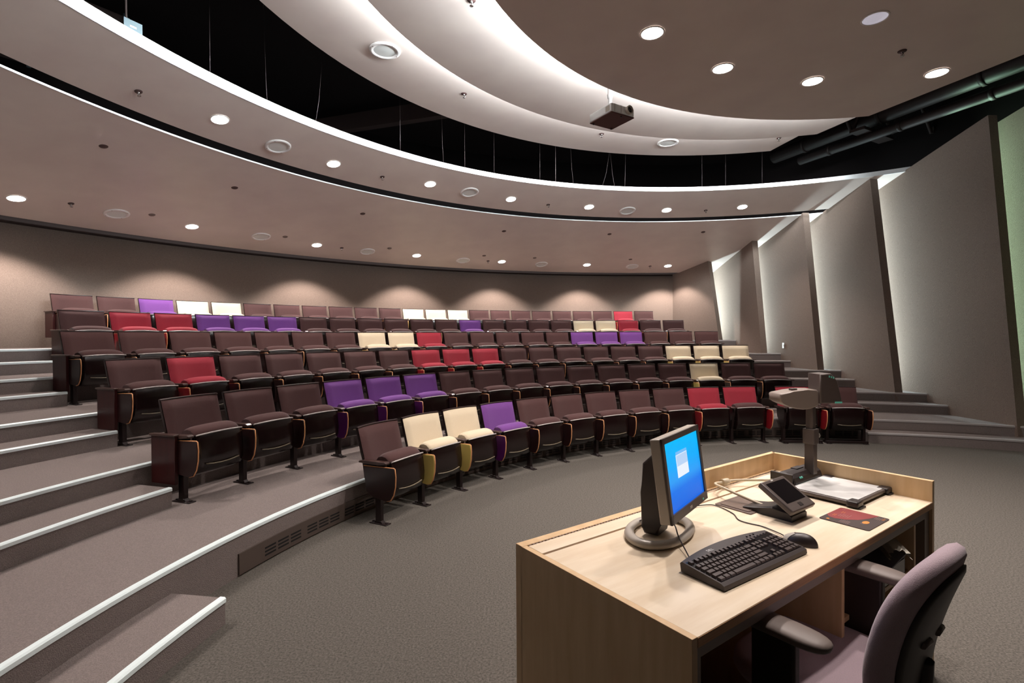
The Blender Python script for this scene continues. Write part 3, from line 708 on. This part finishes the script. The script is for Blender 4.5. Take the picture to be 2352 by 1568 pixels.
b = MB(); b.box(-0.072, 0.040, -0.0062, -0.0054, 0.232, 0.312, M=tilt); b.mi = 1; b.box(-0.072, 0.040, -0.0065, -0.0060, 0.313, 0.323, M=tilt); b.mi = 2; b.box(-0.070, 0.038, -0.0067, -0.0061, 0.272, 0.310, M=tilt)
b.build('dialog_window', [wm, wm2, wm3], scr)
b = MB(); b.prism([(0.045, 0.11), (0.045, 0.335), (0.062, 0.335), (0.128, 0.268), (0.134, 0.16), (0.134, 0.03), (0.122, 0.008), (0.070, 0.008), (0.062, 0.06)], -0.080, 0.028, 'x', bev=0.010, seg=3)
b.box(-0.10, 0.10, 0.03, 0.050, 0.16, 0.32, M=tilt, bev=0.010); b.build('stand_column', M['blackp'], t)
b = MB(); pts = []
for i in range(40):
    a = 2 * PI * i / 40; pts.append((-0.030 + 0.160 * math.cos(a) * (1 - 0.08 * math.sin(a)), 0.082 + 0.100 * math.sin(a), 0.0155))
b.tube(pts, [0.0165 + 0.004 * math.cos(2 * PI * i / 40) ** 2 for i in range(40)], 10, loop=True, flat=0.78); b.build('ring_base', M['silver'], t)
# keyboard
t = empty('keyboard', dk(0.512, 0.166, TOP), DA + rad(-2.0)); tag(t, 'black computer keyboard with rows of keys on the birch desk', 'keyboard')
b = MB()
kt = 0.105  # slope of the deck
top = lambda y: 0.020 + (y + 0.085) * kt
prof = []
rs = []
for j in range(25):
    x = -0.232 + 0.464 * j / 24; yb = 0.062 + 0.026 * (1 - (x / 0.232) ** 2)
    rs.append([Vector((x, -0.088, 0.003)), Vector((x, -0.086, 0.016)), Vector((x, -0.075, top(-0.075))), Vector((x, yb, top(yb))), Vector((x, yb + 0.006, top(yb) - 0.006)), Vector((x, yb + 0.002, 0.004))])
b.rings(rs, sm=False); b.build('case', M['kbcase'], t)
def key(b, x, y, wd, dp=0.0155, h=0.007):
    z = top(y); s = 0.0018
    r0 = [Vector((x - wd / 2, y - dp / 2, top(y - dp / 2) - .001)), Vector((x + wd / 2, y - dp / 2, top(y - dp / 2) - .001)), Vector((x + wd / 2, y + dp / 2, top(y + dp / 2) - .001)), Vector((x - wd / 2, y + dp / 2, top(y + dp / 2) - .001))]
    r1 = [p + Vector(((s if p.x < x else -s), (s if p.y < y else -s), h)) for p in r0]
    b.rings([r0, r1], sm=False)
b = MB(); b.rings([[Vector((x, y, top(y) + h)) for x, y in ((-0.2265, -0.0735), (0.2265, -0.0735), (0.2265, 0.0515), (-0.2265, 0.0515))] for h in (-0.002, 0.0004)], sm=False); b.build('key_bed', M['kbdeck'], t)
sx = 0.0192; keyrows = [(-0.062, [1.3, 1.3, 1.3, 5.6, 1.3, 1.3, 1.3, 1.3]), (-0.043, [2.3] + [1] * 10 + [2.7]), (-0.024, [1.8] + [1] * 11 + [2.2]), (-0.005, [1.5] + [1] * 12 + [1.5]), (0.014, [1] * 13 + [2])]
groups = []
for y, ws in keyrows:
    x = -0.222; sc = 15 * sx / sum(ws) 
    for wv in ws:
        groups.append((x + wv * sc / 2, y, wv * sc - 0.0025)); x += wv * sc
for k in range(13):
    groups.append((-0.214 + k * 0.0212 + (k > 0) * 0.006 + (k > 4) * 0.004 + (k > 8) * 0.003, 0.040 , 0.0155))
nav = []
for r_ in (0.014, -0.005):
    for k in range(3): nav.append((0.082 + k * sx, r_, sx - 0.0025))
for k in range(3): nav.append((0.082 + k * sx, -0.062, sx - 0.0025))
nav.append((0.082 + sx, -0.043, sx - 0.0025))
for k in range(3): nav.append((0.082 + k * sx, 0.040, 0.0155))
pad = []
for i_, r_ in enumerate((0.014, -0.005, -0.024, -0.043)):
    for k in range(4): pad.append((0.152 + k * sx, r_, sx - 0.0025))
pad += [(0.1616, -0.062, 2 * sx - .0025), (0.152 + 2 * sx, -0.062, sx - .0025), (0.152 + 3 * sx, -0.062, sx - .0025)]
for gx, gy, gw in groups + nav + pad[:18]:
    b = MB(); key(b, gx, gy, gw); b.build('key', M['key'], t)
b = MB()
for gx, gy, gw in pad[18:]: key(b, gx, gy, gw)
b.build('key', M['key'], t)
b = MB()
for k in range(4): key(b, 0.150 + k * 0.018, 0.046, 0.012, 0.007, 0.004)
for k in range(3): b.lathe([(0.0035, 0.0), (0.003, 0.004)], 8, (0.12 + k * 0.02, 0.062, top(0.062)))
b.build('media_buttons', M['greyp'], t)
cu = bpy.data.curves.new('logo', 'FONT'); cu.body = 'DELL'; cu.size = 0.0145; cu.extrude = 0.0002; cu.align_x = 'CENTER'
tmp = bpy.data.objects.new('logo_tmp', cu); COL.objects.link(tmp)
me = bpy.data.meshes.new_from_object(tmp.evaluated_get(bpy.context.evaluated_depsgraph_get())); bpy.data.objects.remove(tmp)
lo = bpy.data.objects.new('logo', me); COL.objects.link(lo); me.materials.append(M['print']); lo.parent = t; lo.location = (-0.085, 0.060, top(0.060) + 0.0006); lo.rotation_euler = (math.atan(kt), 0, 0)
# mouse
t = empty('computer_mouse', dk(0.815, 0.128, TOP), DA + rad(8)); tag(t, 'black computer mouse with silver buttons right of the keyboard', 'mouse')
def mouse_pt(a, v):
    # v 0..1 from rim to crown
    y = 0.058 * math.sin(a); x = 0.031 * math.cos(a) * (1 + 0.08 * math.sin(a))
    s = math.cos(v * PI / 2); h = 0.036 * math.sin(v * PI / 2) * (1 - 0.22 * (y * s) / 0.058)
    return Vector((x * s, y * s - 0.004 * (1 - s), 0.002 + h))
b = MB(); rs = [[mouse_pt(2 * PI * j / 28, v / 8) for j in range(28)] for v in range(8)]
b.rings([[p * 1 + Vector((0, 0, -p.z)) for p in rs[0]]] + rs); b.build('body', M['blackp'], t)
b = MB(); V = []
for i in range(7):
    v = i / 8; V.append([b.bm.verts.new(mouse_pt(rad(38 + 104 * j / 8), v) * 1.008 + Vector((0, 0, 0.0012))) for j in range(9)])
for i in range(6):
    for j in range(8):
        if True: b.face([V[i][j], V[i][j + 1], V[i + 1][j + 1], V[i + 1][j]], True)
b.build('buttons', M['silver'], t)
b = MB(); b.tube([(-0.004, 0.026, 0.0235), (0.004, 0.026, 0.0235)], 0.007, 12); b.build('scroll_wheel', M['blackg'], t)
# mouse pad with printed artwork
t = empty('mouse_pad', dk(1.240, 0.117, TOP), DA); tag(t, 'dark mouse pad printed with a red oval and small text', 'mouse pad')
def rrect(x0, x1, y0, y1, r, n=5):
    o = []
    for cx, cy, a in ((x1 - r, y1 - r, 0), (x0 + r, y1 - r, 90), (x0 + r, y0 + r, 180), (x1 - r, y0 + r, 270)):
        for k in range(n + 1): o.append((cx + r * math.cos(rad(a + 90 * k / n)), cy + r * math.sin(rad(a + 90 * k / n))))
    return o
b = MB(); b.prism(rrect(-0.104, 0.104, -0.089, 0.089, 0.010), 0, 0.003, 'z'); b.build('base', mat('pad_rubber', lin(58, 42, 38), 0.6), t)
b = MB(); el = [(0.028 + 0.074 * math.cos(a), 0.040 + 0.052 * math.sin(a)) for a in [2 * PI * i / 40 for i in range(40)]]
el = [(min(x, 0.1035), min(y, 0.0885)) for x, y in el]; pol = [p for p in el if True]
pr = [(0.1035, 0.0785), (0.0935, 0.0885), (-0.03, 0.0885), (-0.055, 0.07), (-0.06, 0.045), (-0.045, 0.015), (-0.01, -0.018), (0.04, -0.038), (0.1035, -0.052)]
b.prism(pr, 0.003, 0.0033, 'z'); b.build('red_oval', mat('pad_red', lin(132, 44, 44), 0.6), t)
b = MB(); random.seed(3)
def lines(x0, y0, n, ln, dy=0.006):
    for k in range(n): b.box(x0, x0 + ln * (0.7 + 0.3 * random.random()), y0 - k * dy, y0 - k * dy + 0.0013, 0.0033, 0.0036)
lines(-0.092, 0.02, 6, 0.045); lines(-0.02, 0.05, 5, 0.045, 0.008); lines(0.05, -0.052, 4, 0.04); lines(0.078, 0.072, 2, 0.014, 0.006); lines(-0.045, -0.04, 3, 0.022, 0.005)
b.build('small_text', mat('pad_text', lin(160, 130, 126), 0.6), t)
b = MB(); b.prism([(-0.018 + 0.02 * math.cos(i * .5), -0.048 + 0.011 * math.sin(i * .5)) for i in range(12)], 0.0033, 0.0037, 'z'); b.prism([(-0.085 + 0.007 * math.cos(i * .8), 0.062 + 0.006 * math.sin(i * .8)) for i in range(8)], 0.0033, 0.0037, 'z')
lines(0.058, -0.076, 2, 0.036, 0.005); lines(-0.03, 0.068, 2, 0.03, 0.007); lines(0.03, 0.058, 2, 0.03, 0.008); b.build('orange_print', mat('pad_orange', lin(214, 132, 50), 0.6), t)
# cable port plate
t = empty('cable_port_plate', dk(1.048, 0.472, TOP), DA); tag(t, 'flat dark brown cable port plate set in the desktop behind the touch panel', 'plate')
b = MB(); b.prism(rrect(-0.095, 0.095, -0.083, 0.083, 0.008), 0, 0.004, 'z'); b.build('frame', mat('port_frame', lin(92, 74, 66), 0.45), t)
b = MB(); b.prism(rrect(-0.078, 0.078, -0.064, 0.066, 0.004), 0.004, 0.0062, 'z'); b.build('lid', mat('port_lid', lin(104, 86, 76), 0.4), t)
b = MB(); b.box(-0.03, 0.055, -0.080, -0.066, 0.004, 0.0075); b.build('finger_slot', M['slot'], t)
# touch panel
t = empty('touch_panel', dk(1.06, 0.30, TOP), DA); tag(t, 'small tilted touch control panel on a black foot, in the middle of the desk', 'control panel')
b = MB(); rs = []
for x, s in ((-0.062, .85), (-0.055, 1), (0.055, 1), (0.062, .85)):
    rs.append([Vector((x, y * 1.0, z * s)) for y, z in ((-0.055, 0.0), (-0.055, 0.022), (-0.040, 0.036), (0.03, 0.042), (0.10, 0.022), (0.15, 0.012), (0.15, 0.0))])
b.rings(rs, sm=False); b.build('foot', M['blackp'], t)
Mt = Matrix.Translation((0.0, -0.005, 0.088)) @ Matrix.Rotation(rad(33), 4, 'X')
b = MB(); b.box(-0.022, 0.022, -0.05, 0.01, -0.052, -0.012, M=Mt, bev=0.004); b.box(-0.045, 0.045, -0.085, -0.045, -0.05, -0.03, bev=0.003, M=Matrix.Translation((0, 0.03, 0.088))); b.build('hinge_block', M['beige'], t)
b = MB(); b.box(-0.093, 0.093, -0.080, 0.080, -0.014, 0.010, M=Mt, bev=0.006, seg=3); hs = b.build('housing', M['greyp'], t)
b = MB(); b.box(-0.074, 0.074, -0.040, 0.064, 0.010, 0.0108, M=Mt); b.build('screen', M['blackg'], hs)
b = MB(); b.box(-0.013, 0.013, -0.066, -0.050, 0.010, 0.0112, M=Mt); b.build('button', M['blackp'], hs)
b = MB(); b.box(-0.022, -0.006, 0.070, 0.074, 0.0100, 0.0106, M=Mt); b.build('maker_mark', M['print'], hs)
# document camera
t = empty('document_camera', dk(1.565, 0.30, TOP), DA); tag(t, 'document camera with tall arm, boxy lamp head and white copy stage', 'document camera')
b = MB(); b.box(-0.185, 0.185, -0.138, 0.145, 0.008, 0.026, bev=0.006, seg=3); sg = b.build('stage_frame', M['greyp'], t)
b = MB(); pl = rrect(-0.172, 0.172, -0.126, 0.138, 0.014); b.prism(pl, 0.026, 0.0275, 'z'); b.build('white_stage', mat('stage_white', lin(206, 206, 204), 0.45, c2=lin(188, 188, 188), scale=6, contrast=(0.45, 0.7)), sg)
for x, y in ((0.165, -0.125), (0.175, 0.12), (-0.165, -0.125)):
    b = MB(); b.box(x - 0.03, x + 0.03, y - 0.024, y + 0.024, 0.006, 0.0305, bev=0.006); b.box(x - 0.02, x + 0.038, y - 0.03, y + 0.03, 0.0, 0.007, bev=0.002); b.build('corner_foot', M['blackp'], sg)
b = MB(); b.prism([(0.138, 0.0), (0.140, 0.035), (0.148, 0.056), (0.165, 0.070), (0.190, 0.077), (0.215, 0.076), (0.240, 0.062), (0.256, 0.036), (0.262, 0.0)], -0.125, 0.150, 'x', bev=0.004)
b.box(-0.135, -0.12, 0.15, 0.258, 0.0, 0.074, bev=0.003); b.box(-0.02, 0.05, 0.185, 0.215, 0.076, 0.080); bs_ = b.build('control_base', M['blackp'], t)
b = MB()
for k in range(2): b.lathe([(0.0055, 0.0), (0.0045, 0.004)], 10, M=Matrix.Translation((-0.07 + k * .016, 0.1455, 0.052)) @ Matrix.Rotation(rad(65), 4, 'X'))
for k in range(7): b.box(-0.075 + k * .012, -0.067 + k * .012, 0.1385, 0.1395, 0.020, 0.027)
b.build('buttons_and_print', M['teal'], bs_)
b = MB(); b.box(0.046, 0.086, 0.135, 0.180, 0.05, 0.275, bev=0.003); b.build('arm', M['greyp'], t)
b = MB(); b.box(0.040, 0.092, 0.129, 0.186, 0.20, 0.275, bev=0.004); kn = b.build('collar', M['greyp'], t)
b = MB(); b.lathe([(0.012, 0.0), (0.014, 0.03), (0.009, 0.036)], 14, M=Matrix.Translation((0.092, 0.15, 0.235)) @ Matrix.Rotation(rad(90), 4, 'Y')); b.build('lock_knob', M['silver'], kn)
b = MB(); b.box(0.050, 0.082, 0.140, 0.175, 0.27, 0.46, bev=0.002); b.build('upper_arm', M['greyp'], t)
# camera head: flat top, curved belly, reaching toward the screen side; lamp box in front
Mh = Matrix.Translation((0.066, 0.158, 0.0)) @ Matrix.Rotation(rad(-35.75), 4, 'Z')     # head axes: x to the right along the front of the room
prof = [(-0.175, 0.452), (-0.05, 0.476), (0.005, 0.474), (0.005, 0.40), (-0.015, 0.388), (-0.06, 0.372), (-0.105, 0.378)]
b = MB(); b.prism([(-0.168, 0.412), (-0.168, 0.447), (-0.158, 0.452), (-0.10, 0.462), (-0.03, 0.470), (0.015, 0.470), (0.028, 0.455), (0.030, 0.405), (0.015, 0.388), (-0.015, 0.376), (-0.05, 0.372), (-0.085, 0.376), (-0.12, 0.388), (-0.15, 0.402)], -0.03, 0.085, 'y', M=Mh, bev=0.007, seg=3, sm=True)
hd = b.build('camera_head', mat('mid_grey_plastic', lin(134, 122, 114), 0.35), t)
b = MB(); b.box(-0.09, -0.06, 0.01, 0.04, 0.462, 0.474, M=Mh, bev=0.003); b.build('head_knob', M['greyp'], hd)
b = MB(); b.prism([(0.020, 0.405), (0.020, 0.548), (0.072, 0.552), (0.104, 0.515), (0.126, 0.415), (0.122, 0.405)], -0.050, 0.06, 'y', M=Mh, bev=0.006, seg=3); lb = b.build('lamp_box', M['greyp'], t)
b = MB()
for k in range(3): b.box(0.060 + k * .010, 0.065 + k * .010, -0.052, -0.049, 0.533 - k * .003, 0.542 - k * .003, M=Mh)
b.box(0.090, 0.124, -0.053, -0.046, 0.406, 0.414, M=Mh); b.build('indicator_lights', M['teal'], lb)

# cables
def catmull(P, n=8):
    P = [Vector(p) for p in P]; P = [P[0] * 2 - P[1]] + P + [P[-1] * 2 - P[-2]]; o = []
    for i in range(1, len(P) - 2):
        for k in range(n):
            s = k / n; a, b_, c, d = P[i - 1], P[i], P[i + 1], P[i + 2]
            o.append(0.5 * (2 * b_ + (c - a) * s + (2 * a - 5 * b_ + 4 * c - d) * s * s + (3 * b_ - a - 3 * c + d) * s ** 3))
    return o + [P[-2]]
b = MB(); b.tube(catmull([dk(1.075, 0.345, TOP + 0.014), dk(1.07, 0.40, TOP + 0.016), dk(1.06, 0.47, TOP + 0.03), dk(1.05, 0.56, TOP + 0.05), dk(1.10, 0.645, TOP + 0.045), dk(1.20, 0.668, TOP + 0.030), dk(1.30, 0.65, TOP + 0.028), dk(1.435, 0.52, TOP + 0.034)]), 0.0062, 8)
t = b.build('video_cable', M['beige'], None); tag(t, 'thick beige cable looping from the port plate to the document camera', 'cable')
b = MB(); a_ = dk(1.19, 0.667, TOP + .031); c_ = dk(1.235, 0.664, TOP + .030); b.tube([a_, c_], 0.016, 12); b.build('ferrite_core', M['beige'], t)
b = MB(); b.tube(catmull([dk(0.70, 0.603, TOP - 0.01), dk(0.80, 0.590, TOP + 0.006), dk(0.90, 0.565, TOP + 0.006), dk(0.935, 0.53, TOP + 0.004), dk(0.905, 0.44, TOP + 0.003), dk(0.855, 0.385, TOP + 0.003), dk(0.85, 0.34, TOP + 0.003), dk(0.86, 0.29, TOP + 0.003), dk(0.836, 0.215, TOP + 0.006), dk(0.818, 0.186, TOP + 0.009)]), 0.0022, 6)
tag(b.build('mouse_cable', M['blackp'], None), 'thin dark mouse cable snaking across the desk from the rear slot', 'cable')
b = MB(); b.tube(catmull([dk(0.352, 0.250, TOP + 0.012), dk(0.39, 0.29, TOP + 0.012), dk(0.45, 0.37, TOP + 0.032), dk(0.495, 0.43, TOP + 0.055), dk(0.50, 0.52, TOP + 0.05), dk(0.47, 0.60, TOP + 0.008)]), 0.0025, 6)
tag(b.build('keyboard_cable', M['blackp'], None), 'thin black cable running from the monitor to the keyboard', 'cable')

# ------------------------------------------------------------------ office chair
t = empty('office_chair', dk(0.718, 0.0, 0), DA); tag(t, 'lilac-grey office swivel chair with black arms pulled up to the desk', 'office chair')
def superell(a, n=3.0): return (abs(math.cos(a)) ** (2 / n) * (1 if math.cos(a) >= 0 else -1), abs(math.sin(a)) ** (2 / n) * (1 if math.sin(a) >= 0 else -1))
b = MB(); rs = []
for s, z in ((.80, .405), (.95, .412), (1.0, .44), (.985, .468), (.90, .482), (.55, .478), (.02, .470)):
    rs.append([Vector((0.255 * s * superell(2 * PI * j / 40)[0], 0.015 + 0.235 * s * superell(2 * PI * j / 40)[1], z - 0.02 * max(0, superell(2 * PI * j / 40)[1] * s) ** 3)) for j in range(40)])
b.rings(rs); b.build('seat', M['chairfab'], t)
def bk(a, rho, off):
    cx, cz = superell(a, 2.9)
    zc, hz = 0.672, 0.262; z = zc + hz * cz * rho
    t_ = (z - 0.47) / 0.46
    hwid = 0.176 + 0.028 * min(1, max(0, t_ * 1.2))
    x = hwid * cx * rho
    y = -0.190 - 0.02 * t_ - 0.105 * t_ * t_ + 0.035 * (x / 0.26) ** 2
    return Vector((x, y + off, z))
b = MB(); n = 72
rh = [0.02, .3, .55, .75, .88, .96, 1.0]
rs = [[bk(2 * PI * j / n, r_, 0.040 * (1 - r_ ** 5) ** .5 if r_ < 1 else 0) for j in range(n)] for r_ in rh]
rs += [[bk(2 * PI * j / n, r_, -0.042 * (1 - ((r_ - .80) / .2) ** 2) ** .5 if r_ > .8 else -0.042) for j in range(n)] for r_ in (.97, .90, .80, .4, .02)]
b.rings(rs); b.build('backrest', M['chairfab'], t)
b = MB(); rs = [[bk(2 * PI * j / n, r_, o_) for j in range(n)] for r_, o_ in ((.80, -0.038), (.80, -0.048), (.73, -0.056), (.4, -0.060), (.02, -0.060))]
b.rings(rs); sh = b.build('back_shell', M['chairblk'], t)
for aa in (0.0, PI): b = MB(); b.tube([bk(aa, .16, -0.060), bk(aa, .42, -0.060)], 0.010, 8); b.build('back_knob_bar', M['chairpad'], sh)
b = MB(); b.tube(catmull([(0, 0.02, 0.39), (0, -0.16, 0.385), (0, -0.235, 0.43), (0, -0.252, 0.52), (0, -0.256, 0.60)]), 0.020, 10, flat=1.3); b.build('back_support', M['chairblk'], t)
for s in (-1, 1):
    b = MB(); rs = []
    for k in range(17):
        u = 0.5 - 0.5 * math.cos(PI * k / 16); y = 0.168 - 0.325 * u; ww = 0.044 * (1 - abs(2 * u - 1) ** 5) ** .5 + 0.004; zt = 0.722 - 0.020 * (1 - u) ** 3 - 0.006 * u
        rs.append([Vector((s * 0.305 - 0.036 + ww * math.cos(a), y, zt - 0.016 + (0.016 if math.sin(a) > 0 else 0.030) * math.sin(a) * (0.12 + 0.88 * (1 - abs(2 * u - 1) ** 6) ** .5))) for a in [2 * PI * i / 14 for i in range(14)]])
    b.rings(rs); pd = b.build('armrest', M['chairpad'], t)
    b = MB(); b.box(s * 0.305 - 0.054, s * 0.305 - 0.018, -0.07, 0.055, 0.46, 0.698, bev=0.008); b.tube(catmull([(s * 0.305 - 0.036, -0.03, 0.47), (s * 0.29 - 0.01, -0.03, 0.41), (s * 0.20, -0.02, 0.395), (s * 0.05, 0, 0.395)]), 0.024, 8); b.build('arm_post', M['chairblk'], t)
b = MB(); b.box(-0.10, 0.10, -0.13, 0.12, 0.355, 0.404, bev=0.01); b.lathe([(0.03, 0.10), (0.03, 0.30), (0.022, 0.30), (0.022, 0.36)], 16); b.build('gas_column', M['chairblk'], t)
b = MB()
for k in range(5):
    a = 2 * PI * k / 5 + .3; c_, s_ = math.cos(a), math.sin(a)
    b.tube([(0.02 * c_, 0.02 * s_, 0.115), (0.17 * c_, 0.17 * s_, 0.10), (0.31 * c_, 0.31 * s_, 0.075)], [0.032, 0.025, 0.018], 8)
b.build('star_base', M['chairblk'], t)
for k in range(5):
    a = 2 * PI * k / 5 + .3; c_, s_ = math.cos(a), math.sin(a); Mq = Matrix.Translation((0.31 * c_, 0.31 * s_, 0.028)) @ Matrix.Rotation(a, 4, 'Z') @ Matrix.Rotation(rad(90), 4, 'X')
    b = MB(); b.lathe([(0.012, -0.02), (0.027, -0.018), (0.028, -0.004), (0.012, -0.003), (0.012, 0.003), (0.028, 0.004), (0.027, 0.018), (0.012, 0.02)], 16, M=Mq); b.tube([(0.31 * c_, 0.31 * s_, 0.03), (0.31 * c_, 0.31 * s_, 0.08)], 0.008, 6); b.build('caster', M['blackp'], t)
